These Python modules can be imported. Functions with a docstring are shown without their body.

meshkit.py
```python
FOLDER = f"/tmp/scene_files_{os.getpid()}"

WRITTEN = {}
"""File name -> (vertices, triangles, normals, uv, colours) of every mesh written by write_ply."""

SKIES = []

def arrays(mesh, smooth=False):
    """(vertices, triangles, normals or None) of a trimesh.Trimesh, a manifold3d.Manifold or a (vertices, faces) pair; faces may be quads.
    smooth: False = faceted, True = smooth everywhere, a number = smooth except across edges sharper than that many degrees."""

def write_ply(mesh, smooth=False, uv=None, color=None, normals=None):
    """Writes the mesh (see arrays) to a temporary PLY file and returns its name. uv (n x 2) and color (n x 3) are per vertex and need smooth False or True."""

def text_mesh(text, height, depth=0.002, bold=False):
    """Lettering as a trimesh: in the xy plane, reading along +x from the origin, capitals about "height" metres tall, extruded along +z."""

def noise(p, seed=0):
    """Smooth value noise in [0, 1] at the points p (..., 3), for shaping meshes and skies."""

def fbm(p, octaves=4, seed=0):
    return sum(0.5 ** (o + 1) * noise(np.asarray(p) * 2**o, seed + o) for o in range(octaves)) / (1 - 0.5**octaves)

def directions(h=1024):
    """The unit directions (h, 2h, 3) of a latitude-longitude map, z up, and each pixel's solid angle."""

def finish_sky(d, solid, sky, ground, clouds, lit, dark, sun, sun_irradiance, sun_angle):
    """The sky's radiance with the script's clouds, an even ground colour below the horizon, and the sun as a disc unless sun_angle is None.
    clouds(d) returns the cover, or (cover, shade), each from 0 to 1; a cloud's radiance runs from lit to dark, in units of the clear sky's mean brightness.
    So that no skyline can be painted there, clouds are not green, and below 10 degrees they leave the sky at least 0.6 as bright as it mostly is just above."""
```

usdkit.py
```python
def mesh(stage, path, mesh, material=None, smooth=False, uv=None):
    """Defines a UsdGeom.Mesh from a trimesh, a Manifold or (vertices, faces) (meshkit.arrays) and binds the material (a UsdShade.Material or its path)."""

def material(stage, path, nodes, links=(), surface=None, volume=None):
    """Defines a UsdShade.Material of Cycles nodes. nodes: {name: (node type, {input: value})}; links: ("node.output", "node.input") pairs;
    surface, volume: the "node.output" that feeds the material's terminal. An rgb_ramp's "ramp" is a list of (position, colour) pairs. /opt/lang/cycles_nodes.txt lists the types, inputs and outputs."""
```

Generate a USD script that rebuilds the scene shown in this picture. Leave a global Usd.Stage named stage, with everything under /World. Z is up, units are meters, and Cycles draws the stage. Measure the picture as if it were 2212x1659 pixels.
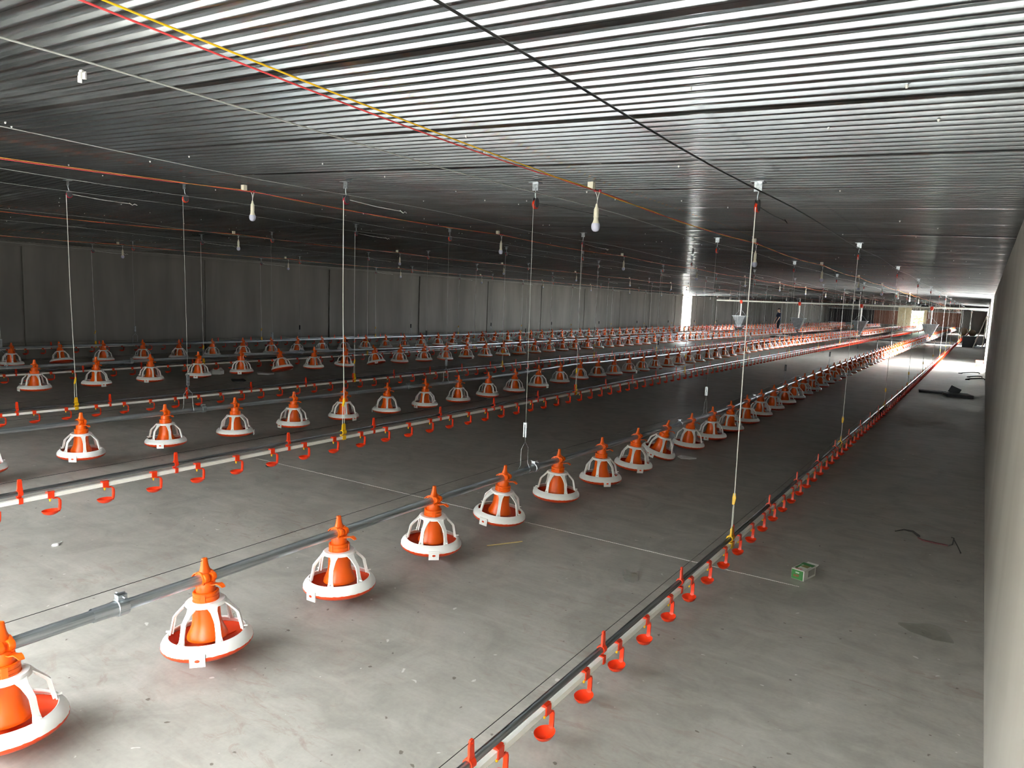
import math, random
import numpy as np
import trimesh, manifold3d
import usdkit, meshkit
from pxr import Usd, UsdGeom, UsdLux, UsdShade, Gf, Sdf, Vt

stage = Usd.Stage.CreateInMemory()
UsdGeom.SetStageUpAxis(stage, 'Z'); UsdGeom.SetStageMetersPerUnit(stage, 1.0)
UsdGeom.Xform.Define(stage, '/World'); UsdGeom.Scope.Define(stage, '/World/Looks')
rnd = random.Random(7); rng = np.random.default_rng(7)

# ------------------------------------------------------------------ camera, sky, exposure
CZ = 1.60
YAW, PITCH, ROLL, FPX = 33.45, 6.812, 2.349, 1526.8
EXPOSURE = 4.10
SKY, SKY_COLOR = 1.0, (0.91, 0.97, 1.01)
SUN, SUN_COLOR, SUN_AZ, SUN_EL = 24.0, (1.0, 0.96, 0.90), 4.0, 43.0   # azimuth from +x towards +y

def camera():
    y, p, r = map(math.radians, (YAW, PITCH, ROLL))
    fw = np.array([-math.sin(y)*math.cos(p), math.cos(y)*math.cos(p), -math.sin(p)])
    rt = np.array([math.cos(y), math.sin(y), 0.0]); up = np.cross(rt, fw)
    R, U = math.cos(r)*rt + math.sin(r)*up, -math.sin(r)*rt + math.cos(r)*up
    cam = UsdGeom.Camera.Define(stage, '/World/camera')
    m = Gf.Matrix4d(*R, 0, *U, 0, *(-fw), 0, 0, 0, CZ, 1)
    cam.AddTransformOp().Set(m)
    cam.CreateHorizontalApertureAttr(36.0); cam.CreateVerticalApertureAttr(27.0)
    cam.CreateFocalLengthAttr(36.0*FPX/2212); cam.CreateExposureAttr(EXPOSURE)
    cam.CreateClippingRangeAttr(Gf.Vec2f(0.05, 2000))
camera()
dome = UsdLux.DomeLight.Define(stage, '/World/sky')
dome.CreateIntensityAttr(SKY); dome.CreateColorAttr(Gf.Vec3f(*SKY_COLOR))

sun = UsdLux.DistantLight.Define(stage, '/World/sun')
sun.CreateIntensityAttr(SUN); sun.CreateColorAttr(Gf.Vec3f(*SUN_COLOR)); sun.CreateAngleAttr(0.53)
sun.AddRotateXYZOp().Set(Gf.Vec3f(0, 90-SUN_EL, SUN_AZ))

# ------------------------------------------------------------------ materials
MAT = {}
def pbr(name, color, rough=0.5, metal=0.0, spec=0.5, **kw):
    MAT[name] = usdkit.material(stage, f'/World/Looks/{name}', {'p': ('principled_bsdf', dict(base_color=color, roughness=rough, metallic=metal, specular_ior_level=spec, **kw))}, surface='p.BSDF')
def noisy(name, c1, c2, scale, rough=0.5, metal=0.0, stretch=(1, 1, 1), detail=4, lo=0.35, hi=0.65, bump=0.0, spec=0.5, rough2=None):
    n = {'g': ('geometry', {}), 'm': ('mapping', {'mapping_type': 'point', 'scale': stretch}), 'n': ('noise_texture', {'scale': scale, 'detail': detail, 'roughness': 0.55}),
         'r': ('rgb_ramp', {'ramp': [(lo, c1), (hi, c2)]}), 'p': ('principled_bsdf', {'roughness': rough, 'metallic': metal, 'specular_ior_level': spec})}
    l = [('g.position', 'm.vector'), ('m.vector', 'n.vector'), ('n.fac', 'r.fac'), ('r.color', 'p.base_color')]
    if rough2 is not None:
        n['rr'] = ('map_range', {'from_min': lo, 'from_max': hi, 'to_min': rough, 'to_max': rough2}); l += [('n.fac', 'rr.value'), ('rr.result', 'p.roughness')]
    if bump:
        n['b'] = ('bump', {'strength': bump, 'distance': 0.01}); l += [('n.fac', 'b.height'), ('b.normal', 'p.normal')]
    MAT[name] = usdkit.material(stage, f'/World/Looks/{name}', n, l, surface='p.BSDF')
pbr('orange', (0.86, 0.115, 0.002), 0.32)
pbr('pan_orange', (0.72, 0.060, 0.010), 0.35)
pbr('red', (0.80, 0.042, 0.006), 0.35)
pbr('white_plastic', (0.82, 0.82, 0.80), 0.4)
pbr('white_pipe', (0.87, 0.86, 0.80), 0.35)
pbr('yellow', (0.85, 0.50, 0.01), 0.4)
pbr('rope', (0.72, 0.72, 0.68), 0.7)
pbr('dark_wire', (0.05, 0.05, 0.05), 0.4, 0.6)
pbr('grey_wire', (0.45, 0.46, 0.43), 0.5, 0.3)
pbr('black', (0.015, 0.015, 0.016), 0.5)
pbr('cheek', (0.10, 0.10, 0.11), 0.5, 0.4)
pbr('yellow_wire', (0.95, 0.55, 0.01), 0.45)
pbr('orange_wire', (0.75, 0.30, 0.05), 0.45)
pbr('red_wire', (0.80, 0.07, 0.08), 0.45)
pbr('socket', (0.80, 0.76, 0.62), 0.45)
pbr('bulb', (0.62, 0.63, 0.78), 0.3)
pbr('red_tape', (0.35, 0.01, 0.03), 0.5)
noisy('galvanised', (0.36, 0.40, 0.43), (0.56, 0.60, 0.63), 70, 0.30, 0.9, stretch=(1, .03, 1), rough2=0.40)
noisy('steel_pipe', (0.22, 0.24, 0.26), (0.40, 0.42, 0.44), 80, 0.22, 1.0, stretch=(1, .02, 1), rough2=0.32)
noisy('sheet_metal', (0.40, 0.43, 0.455), (0.52, 0.55, 0.575), 1.4, 0.16, 0.97, stretch=(.6, 1.5, 1), rough2=0.23)
noisy('hopper_metal', (0.26, 0.28, 0.29), (0.36, 0.38, 0.39), 6, 0.4, 0.85)
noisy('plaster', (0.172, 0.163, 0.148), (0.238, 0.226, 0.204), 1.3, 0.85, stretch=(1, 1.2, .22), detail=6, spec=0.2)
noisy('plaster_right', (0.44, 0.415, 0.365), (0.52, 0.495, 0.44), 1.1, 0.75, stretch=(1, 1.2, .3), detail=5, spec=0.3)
noisy('beige', (0.55, 0.46, 0.28), (0.70, 0.60, 0.40), 2.0, 0.85)
noisy('pad_brown', (0.16, 0.075, 0.05), (0.25, 0.12, 0.085), 8, 0.85, stretch=(3, 1, .4))
pbr('pad_dark', (0.03, 0.028, 0.028), 0.8)
noisy('soil', (0.52, 0.47, 0.39), (0.66, 0.61, 0.52), 0.5, 0.9)
noisy('leaf', (0.10, 0.22, 0.04), (0.22, 0.40, 0.08), 9, 0.6)
pbr('board', (0.07, 0.078, 0.09), 0.6)
pbr('rubber', (0.03, 0.03, 0.03), 0.7)
noisy('sack', (0.42, 0.30, 0.20), (0.55, 0.42, 0.30), 20, 0.85)
pbr('carton_green', (0.05, 0.22, 0.06), 0.5); pbr('carton_white', (0.62, 0.62, 0.58), 0.5); pbr('carton_red', (0.40, 0.05, 0.03), 0.5); pbr('carton_olive', (0.25, 0.22, 0.07), 0.5)
pbr('print_grey', (0.30, 0.29, 0.27), 0.6); pbr('print_pale', (0.45, 0.62, 0.50), 0.5)
pbr('strap_red', (0.17, 0.045, 0.05), 0.5); pbr('strap_dark', (0.05, 0.048, 0.045), 0.5)
pbr('joint', (0.55, 0.54, 0.51), 0.7); pbr('straw', (0.62, 0.50, 0.22), 0.6)
pbr('scrap', (0.62, 0.62, 0.60), 0.6); pbr('scrap_dark', (0.05, 0.05, 0.05), 0.6); pbr('scrap_brown', (0.12, 0.05, 0.04), 0.7)
pbr('skin', (0.55, 0.33, 0.23), 0.5); pbr('hair', (0.01, 0.01, 0.012), 0.5); pbr('navy', (0.012, 0.022, 0.06), 0.8); pbr('trousers', (0.012, 0.014, 0.02), 0.8); pbr('shoe', (0.3, 0.3, 0.32), 0.6)
pbr('brick_red', (0.55, 0.10, 0.06), 0.8)
pbr('tarp', (0.75, 0.77, 0.76), 0.5)
pbr('grey_pale', (0.30, 0.31, 0.33), 0.7)
def film(name, fac):
    MAT[name] = usdkit.material(stage, f'/World/Looks/{name}', {'t': ('transparent_bsdf', {'color': (.92, .92, .90)}), 'g': ('glossy_bsdf', {'color': (.8, .8, .8), 'roughness': .15}), 'x': ('mix_closure', {'fac': fac})},
                                [('t.BSDF', 'x.closure1'), ('g.BSDF', 'x.closure2')], surface='x.closure')
film('film', 0.12)

def floor_material():
    n = {'g': ('geometry', {}),
         'n1': ('noise_texture', {'scale': 0.55, 'detail': 6, 'roughness': 0.6}),
         'n2': ('noise_texture', {'scale': 3.2, 'detail': 7, 'roughness': 0.62, 'distortion': 1.2}),
         'n3': ('noise_texture', {'scale': 55, 'detail': 3}),
         'm4': ('mapping', {'mapping_type': 'point', 'scale': (1.1, 3.0, 1), 'rotation': (0, 0, 0.5)}),
         'n4': ('noise_texture', {'scale': 2.6, 'detail': 8, 'roughness': 0.7, 'distortion': 2.4}),
         'n5': ('noise_texture', {'scale': 1.1, 'detail': 5, 'roughness': 0.6}),
         'r1': ('rgb_ramp', {'ramp': [(.30, (.340, .320, .285)), (.70, (.412, .390, .350))]}),
         'r2': ('rgb_ramp', {'ramp': [(.36, (.84, .84, .84)), (.52, (1, 1, 1)), (.70, (1.12, 1.12, 1.13))]}),
         'r3': ('rgb_ramp', {'ramp': [(.25, (.95, .95, .95)), (.75, (1.05, 1.05, 1.05))]}),
         'r4': ('rgb_ramp', {'ramp': [(.53, (0, 0, 0)), (.66, (1, 1, 1))]}),
         'r5': ('rgb_ramp', {'ramp': [(.44, (0, 0, 0)), (.60, (1, 1, 1))]}),
         'mu': ('mix', {'mix_type': 'multiply', 'fac': 1.0}), 'mu2': ('mix', {'mix_type': 'multiply', 'fac': 1.0}),
         'st': ('math', {'math_type': 'multiply'}), 'st2': ('math', {'math_type': 'multiply', 'value2': 0.50}),
         'mx': ('mix', {'mix_type': 'mix', 'color2': (.27, .175, .135)}),
         'n6': ('noise_texture', {'scale': 26, 'detail': 2, 'roughness': .4}), 'r6': ('rgb_ramp', {'ramp': [(.735, (1, 1, 1)), (.77, (.42, .38, .35))]}),
         'n7': ('noise_texture', {'scale': 21, 'detail': 2, 'roughness': .4, 'distortion': .4}), 'r7': ('rgb_ramp', {'ramp': [(.745, (0, 0, 0)), (.775, (.75, .75, .75))]}),
         'm8': ('mapping', {'mapping_type': 'point', 'scale': (1.0, 9.0, 1), 'rotation': (0, 0, -0.35)}), 'n8': ('noise_texture', {'scale': 1.6, 'detail': 6, 'roughness': .65, 'distortion': .5}), 'r8': ('rgb_ramp', {'ramp': [(.35, (.91, .91, .91)), (.60, (1, 1, 1)), (.72, (1.10, 1.10, 1.10))]}),
         'mu6': ('mix', {'mix_type': 'multiply', 'fac': 1.0}), 'mu8': ('mix', {'mix_type': 'multiply', 'fac': 1.0}), 'mx7': ('mix', {'mix_type': 'mix', 'color2': (.66, .65, .62)}),
         'rr': ('map_range', {'from_min': .3, 'from_max': .7, 'to_min': .36, 'to_max': .55}),
         'b': ('bump', {'strength': .12, 'distance': .004}),
         'p': ('principled_bsdf', {'specular_ior_level': .45})}
    l = [('g.position', f'{k}.vector') for k in ('n1', 'n2', 'n3', 'm4', 'n5')] + [('m4.vector', 'n4.vector'), ('n1.fac', 'r1.fac'), ('n2.fac', 'r2.fac'), ('n3.fac', 'r3.fac'), ('n4.fac', 'r4.fac'), ('n5.fac', 'r5.fac'),
         ('r1.color', 'mu.color1'), ('r2.color', 'mu.color2'), ('mu.color', 'mu2.color1'), ('r3.color', 'mu2.color2'),
         *[('g.position', f'{k}.vector') for k in ('n6', 'n7', 'm8')], ('m8.vector', 'n8.vector'), ('n6.fac', 'r6.fac'), ('n7.fac', 'r7.fac'), ('n8.fac', 'r8.fac'), ('mx.color', 'mu8.color1'), ('r8.color', 'mu8.color2'), ('mu8.color', 'mu6.color1'), ('r6.color', 'mu6.color2'), ('mu6.color', 'mx7.color1'), ('r7.color', 'mx7.fac'),
         ('r4.color', 'st.value1'), ('r5.color', 'st.value2'), ('st.value', 'st2.value1'), ('st2.value', 'mx.fac'), ('mu2.color', 'mx.color1'), ('mx7.color', 'p.base_color'),
         ('n1.fac', 'rr.value'), ('rr.result', 'p.roughness'), ('n2.fac', 'b.height'), ('b.normal', 'p.normal')]
    MAT['concrete'] = usdkit.material(stage, '/World/Looks/concrete', n, l, surface='p.BSDF')
floor_material()

# ------------------------------------------------------------------ mesh helpers
class MB:
    def __init__(s): s.v, s.f, s.n = [], [], 0
    def add(s, v, f):
        v = np.asarray(v, float); f = np.asarray(f, int)
        if f.shape[1] == 4: f = np.vstack([f[:, [0, 1, 2]], f[:, [0, 2, 3]]])
        s.v.append(v); s.f.append(f + s.n); s.n += len(v); return s
    def box(s, c, d, rot=None):
        h = np.array(d, float)/2
        v = np.array([[x, y, z] for x in (-1, 1) for y in (-1, 1) for z in (-1, 1)])*h
        if rot is not None: v = v @ np.asarray(rot).T
        f = [[0, 1, 3, 2], [4, 6, 7, 5], [0, 4, 5, 1], [2, 3, 7, 6], [0, 2, 6, 4], [1, 5, 7, 3]]
        # separate corners per face keep edges crisp
        vv, ff = [], []
        for q in f: ff.append([len(vv)+i for i in range(4)]); vv += [v[i] for i in q]
        return s.add(np.array(vv)+np.array(c, float), ff)
    def ring(s, c, d, hole, axis='y'):
        """rectangular tube along y: outer d=(x,y,z), hole=(x,z)"""
        x, y, z = d; hx, hz = hole; c = np.array(c, float)
        s.box(c+[0, 0, (z+hz)/4], (x, y, (z-hz)/2)); s.box(c-[0, 0, (z+hz)/4], (x, y, (z-hz)/2))
        s.box(c+[(x+hx)/4, 0, 0], ((x-hx)/2, y, hz)); s.box(c-[(x+hx)/4, 0, 0], ((x-hx)/2, y, hz)); return s
    def tube(s, path, r, n=10, cap=True):
        P = np.asarray(path, float); m = len(P)
        T = np.gradient(P, axis=0) if m > 2 else np.repeat((P[1]-P[0])[None], 2, 0)
        T /= np.linalg.norm(T, axis=1)[:, None]+1e-12
        a = np.array([0, 0, 1.0]) if abs(T[0][2]) < .9 else np.array([1.0, 0, 0])
        r = np.broadcast_to(np.asarray(r, float), (m,)); ang = np.linspace(0, 2*np.pi, n, endpoint=False); rows = []
        u = np.cross(a, T[0]); u /= np.linalg.norm(u)
        for i in range(m):
            u = u - T[i]*(u@T[i]); u /= np.linalg.norm(u)+1e-12; w = np.cross(T[i], u)
            rows.append(P[i]+r[i]*(np.cos(ang)[:, None]*u+np.sin(ang)[:, None]*w))
        v = np.vstack(rows); i = np.arange(m-1)[:, None]*n; j = np.arange(n)[None]; k = (j+1) % n
        f = np.stack([i+j, i+k, i+n+k, i+n+j], -1).reshape(-1, 4); s.add(v, f)
        if cap:
            for q, e in ((rows[0], -1), (rows[-1], 1)):
                c = q.mean(0); s.add(np.vstack([q, c]), [[a, (a+1) % n, n][::e] for a in range(n)])
        return s
    def lathe(s, prof, n=28, c=(0, 0, 0), sx=1, sy=1, rot=None):
        P = np.asarray(prof, float); a = np.linspace(0, 2*np.pi, n, endpoint=False); m = len(P)
        v = np.stack([P[:, 0][:, None]*np.cos(a)*sx, P[:, 0][:, None]*np.sin(a)*sy, np.repeat(P[:, 1][:, None], n, 1)], -1).reshape(-1, 3)
        if rot is not None: v = v @ np.asarray(rot).T
        i = np.arange(m-1)[:, None]*n; j = np.arange(n)[None]; k = (j+1) % n
        return s.add(v+np.array(c, float), np.stack([i+j, i+k, i+n+k, i+n+j], -1).reshape(-1, 4))
    def loft(s, pts, wdir, widths, ths):
        """strip of rectangular section: path pts, width along wdir"""
        P = np.asarray(pts, float); w = np.asarray(wdir, float); T = np.gradient(P, axis=0); T /= np.linalg.norm(T, axis=1)[:, None]
        N = np.cross(T, w); N /= np.linalg.norm(N, axis=1)[:, None]
        W = np.asarray(widths, float)[:, None]/2; H = np.broadcast_to(np.asarray(ths, float), (len(P),))[:, None]/2
        rows = np.stack([P+w*W+N*H, P-w*W+N*H, P-w*W-N*H, P+w*W-N*H], 1); m = len(P)
        for a, b in ((0, 1), (1, 2), (2, 3), (3, 0)):   # one strip per side keeps the edges crisp
            v = np.concatenate([rows[:, a], rows[:, b]]); i = np.arange(m-1)
            s.add(v, np.stack([i, i+1, i+1+m, i+m], -1))
        for q in (rows[0], rows[-1][::-1]): s.add(q, [[0, 3, 2, 1]])
        return s
    def merge(s, o, M=None, t=(0, 0, 0)):
        for v, f in zip(o.v, o.f): pass
        v, f = o.get(); v = v @ np.asarray(M).T if M is not None else v
        return s.add(v+np.array(t, float), f)
    def get(s): return np.vstack(s.v), np.vstack(s.f)

def rz(a): c, s = math.cos(a), math.sin(a); return np.array([[c, -s, 0], [s, c, 0], [0, 0, 1.0]])
def ry(a): c, s = math.cos(a), math.sin(a); return np.array([[c, 0, s], [0, 1, 0], [-s, 0, c]])
def rx(a): c, s = math.cos(a), math.sin(a); return np.array([[1, 0, 0], [0, c, -s], [0, s, c]])

class Shape:
    """arrays kept for a mesh that is written several times"""
    def __init__(s, mb, smooth=35):
        mesh = mb.get() if isinstance(mb, MB) else mb
        v, f, n = meshkit.arrays(mesh, smooth)
        s.p = Vt.Vec3fArray.FromNumpy(v.astype(np.float32)); s.c = Vt.IntArray.FromNumpy(np.full(len(f), 3, np.int32)); s.i = Vt.IntArray.FromNumpy(f.astype(np.int32).ravel())
        s.n = None if n is None else Vt.Vec3fArray.FromNumpy(n.astype(np.float32))
used = {}
def numbered(parent, name):
    k = used.get((parent, name), 0); used[(parent, name)] = k+1
    return f'{parent}/{name}' + (f'_{k:03d}' if k else '')
def put(parent, name, shape, mat, at=None, smooth=35, rot=None, label=None):
    parent = parent if isinstance(parent, str) else str(parent.GetPath())
    sh = shape if isinstance(shape, Shape) else Shape(shape, smooth)
    m = UsdGeom.Mesh.Define(stage, numbered(parent, name))
    m.CreatePointsAttr(sh.p); m.CreateFaceVertexCountsAttr(sh.c); m.CreateFaceVertexIndicesAttr(sh.i); m.CreateSubdivisionSchemeAttr('none')
    if sh.n is not None: m.CreateNormalsAttr(sh.n); m.SetNormalsInterpolation('vertex')
    UsdShade.MaterialBindingAPI.Apply(m.GetPrim()).Bind(MAT[mat])
    if at is not None: m.AddTranslateOp().Set(Gf.Vec3d(*map(float, at)))
    if rot is not None: m.AddRotateXYZOp().Set(Gf.Vec3f(*rot))
    if label: m.GetPrim().SetCustomDataByKey('label', label)
    return m.GetPrim()
def tag(p, label=None, cat=None, group=None, kind=None):
    for k, v in (('label', label), ('category', cat), ('group', group), ('kind', kind)):
        if v: p.SetCustomDataByKey(k, v)
    return p
def thing(name, label, cat, loc=(0, 0, 0), rot=None, group=None, ref=None):
    x = UsdGeom.Xform.Define(stage, numbered('/World', name))
    x.AddTranslateOp().Set(Gf.Vec3d(*map(float, loc)))
    if rot is not None: x.AddRotateXYZOp().Set(Gf.Vec3f(*map(float, rot)))
    p = x.GetPrim(); tag(p, label, cat, group)
    if ref: p.GetReferences().AddInternalReference(ref); p.SetInstanceable(True)
    return p
def struct(name, mb, mat, smooth=35):
    p = put('/World', name, mb, mat, smooth=smooth); return tag(p, kind='structure')
def klass(name):
    return stage.CreateClassPrim(numbered('/World', name))
def ordinal(n):
    w = 'first second third fourth fifth sixth seventh eighth ninth tenth eleventh twelfth'.split()
    if n <= 12: return w[n-1]
    return f"{n}{'th' if 10 <= n % 100 <= 20 else {1: 'st', 2: 'nd', 3: 'rd'}.get(n % 10, 'th')}"

# ------------------------------------------------------------------ the building
XR, XL, YN, YF = 0.155, -16.15, -1.4, 92.0
RIDGE_X = -8.0
def ceil_z(x): return 2.30+0.042*(0.155-x) if x > RIDGE_X else 2.64-0.0368*(RIDGE_X-x)
T = 0.18
struct('floor', MB().box(((XL+XR)/2, (YN+YF)/2, -0.05), (XR-XL+0.7, YF-YN+0.6, 0.10)), 'concrete')
struct('ground', MB().box((-8, 45, -0.13), (400, 500, 0.06)), 'soil')
def wall_pieces(name, mat, x0, x1, pieces, z1):
    mb = MB()
    for a, b in pieces: mb.box(((x0+x1)/2, (a+b)/2, z1/2), (x1-x0, b-a, z1))
    for (_, a), (b, _) in zip(pieces, pieces[1:]): mb.box(((x0+x1)/2, (a+b)/2, 2.57), (x1-x0, b-a, .46 if x0 > -5 else .50))
    return struct(name, mb, mat)
R_DOORS = [(25.8, 30.2), (47.5, 51.0), (80.0, 84.0)]
L_DOORS = [(43.8, 45.5)]
def cut(a, b, doors):
    out = []
    for p, q in doors: out.append((a, p)); a = q
    return out+[(a, b)]
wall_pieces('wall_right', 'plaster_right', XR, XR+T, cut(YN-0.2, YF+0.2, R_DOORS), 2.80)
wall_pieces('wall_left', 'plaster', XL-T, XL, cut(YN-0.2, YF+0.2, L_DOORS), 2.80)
# pilasters and a top beam on the long walls
k = 0
for x, s, doors in ((XL, 1, L_DOORS), (XR, -1, R_DOORS)):
    for y in np.arange(2.6, YF, 4.0):
        if any(p-.4 < y < q+.4 for p, q in doors) or (s < 0 and y < 26): continue
        k += 1; struct(f'trim_{k}', MB().box((x+s*.012, y, 1.16), (.03, .26, 2.32)), 'plaster' if s > 0 else 'plaster_right')
for p, q in R_DOORS:
    k += 1; struct(f'trim_{k}', MB().box((XR-.018, q+.14, 1.15), (.05, .28, 2.30)), 'plaster_right')
k += 1; struct(f'trim_{k}', MB().box((XL+.02, (YN+43.8)/2, 2.30), (.05, 43.8-YN, .09)), 'plaster')
# near end wall: a wide open doorway behind the camera
DOOR_N = (-6.7, -0.1)
wn = MB().box(((XL+DOOR_N[0])/2, YN-T/2, 1.35), (DOOR_N[0]-XL, T, 2.70)).box(((DOOR_N[1]+XR)/2, YN-T/2, 1.35), (XR-DOOR_N[1], T, 2.70)).box(((DOOR_N[0]+DOOR_N[1])/2, YN-T/2, 2.52), (DOOR_N[1]-DOOR_N[0], T, .36))
struct('wall_near', wn, 'plaster')
# the neighbouring shed that stands close behind the near doorway
struct('wall_outside', MB().box((-8, -5.6, 1.8), (44, .3, 3.6)), 'plaster')
# far end wall: cooling pads either side of a pale panel with an open doorway
wf = MB()
for a, b, z0, z1 in ((XL, XL+.5, 0, 2.8), (XL+.5, -8.35, 0, .5), (XL+.5, -8.35, 2.15, 2.8), (-5.45, -2.2, 0, .5), (-5.45, -2.2, 2.15, 2.8), (-2.2, XR, 0, 2.8), (-5.75, -5.45, 0, 2.8), (-7.0, -5.75, 2.2, 2.8)):
    wf.box(((a+b)/2, YF+T/2, (z0+z1)/2), (b-a, T, z1-z0))
for a, b in ((XL+.5, -8.35), (-5.45, -2.2)): wf.box(((a+b)/2, YF+T+.3, 1.3), (b-a+.1, .05, 2.0))
struct('wall_far', wf, 'plaster')
struct('wall_far_panel', MB().box((-7.68, YF+.06, 1.4), (1.36, .2, 2.8)).box((-5.62, YF-.1, 1.15), (.3, .12, 2.3)), 'beige')

# outer roof above the ceiling void
struct('roof', MB().box(((XL+XR)/2, (YN+YF)/2, 2.84), (XR-XL+1.2, YF-YN+1.6, .08)), 'grey_pale')
# corrugated ceiling sheets, one mesh each
ceil = UsdGeom.Xform.Define(stage, '/World/ceiling').GetPrim(); tag(ceil, kind='structure')
def sheet_profile(w=0.953, p=0.0833, d=0.0155):
    ys, zs = [0.0], [0.0]; y = 0.0; n = int(w/p)
    flat = w-n*p
    ys += [flat*.15, flat*.85]; zs += [0, 0]; y = flat
    for _ in range(n):
        for u, h in ((.0, 0), (.03, .12), (.07, .88), (.10, 1), (.62, 1), (.69, .95), (.72, .87), (.780, .12), (.82, .02), (.88, -.02), (.95, .0)):
            ys.append(y+u*p); zs.append(h*d)
        y += p
    return np.array(ys+[w+.010]), np.array(zs+[0.0])
PY, PZ = sheet_profile()
NEARS = 27
def sheet(y0, side, jit):
    xs = np.linspace(XR+.06, RIDGE_X-.02, 9) if side > 0 else np.linspace(RIDGE_X+.02, XL-.06, 9)
    m, q = len(PY), len(xs); v = np.zeros((m, q, 3))
    for j, x in enumerate(xs):
        sag = jit+rng.normal(0, .0016)
        v[:, j] = np.stack([np.full(m, x), y0+PY+rng.normal(0, .002), ceil_z(x)+PZ+sag], 1)
    i = np.arange(m-1)[:, None]*q; j = np.arange(q-1)[None]
    return v.reshape(-1, 3), np.stack([i+j, i+j+1, i+q+j+1, i+q+j], -1).reshape(-1, 4)
y = 1.77-.953*4; n = 0; far = MB()
while y < YF+.2:
    for side in (1, -1):
        v, f = sheet(y, side, rng.normal(0, .0025)-.001)
        if n < NEARS: put(ceil, 'sheet', Shape((v, f), 50), 'sheet_metal')
        else: far.add(v, f)
    y += .953; n += 1
tag(put(ceil, 'distant_sheets', Shape(far, 50), 'sheet_metal'), kind='stuff')
scr = MB()
for _ in range(260):
    x = rnd.uniform(-14, 0); y = rnd.uniform(.8, 16); scr.lathe([(0, -.012), (.004, -.010), (.006, 0)], 6, (x, y, ceil_z(x)))
tag(put(ceil, 'screw_heads', scr, 'scrap'), kind='stuff')
# thin floor joints
fl = stage.GetPrimAtPath('/World/floor')
for yy in (4.22,):
    put(fl, 'floor_joint', MB().box((-3.2, yy, .0012), (4.9, .0035, .0024), rz(.02)), 'joint')

# ------------------------------------------------------------------ pan feeders
def prof_z(tab): Y = [a for a, _ in tab]; Z = [b for _, b in tab]; return lambda y: float(np.interp(y, Y, Z))
TIP = .39; PIPE = .303
F_ROWS = [  # x, first y, tip height along y, first hoist y
    (-2.643, 1.700, prof_z([(0, .45), (1.7, .461), (3.2, .475), (4.7, .468), (6.2, .440), (8.0, .410), (9.3, .410), (12.3, .46), (16.6, .525), (24.6, .58), (45, .62), (92, .62)]), 4.20),
    (-6.355, 2.945, prof_z([(0, .49), (2.9, .492), (5.2, .478), (8, .460), (9.7, .478), (11.9, .53), (13.4, .51), (16, .51), (20.7, .54), (25, .60), (39, .62), (92, .62)]), 3.93),
    (-9.945, 4.075, prof_z([(0, .60), (5, .602), (7, .622), (9, .615), (12.3, .592), (20, .60), (40, .63), (92, .63)]), 3.72),
    (-13.64, 5.250, prof_z([(0, .53), (6.8, .533), (8.3, .516), (15, .518), (25, .56), (40, .60), (92, .60)]), 3.40)]

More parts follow.
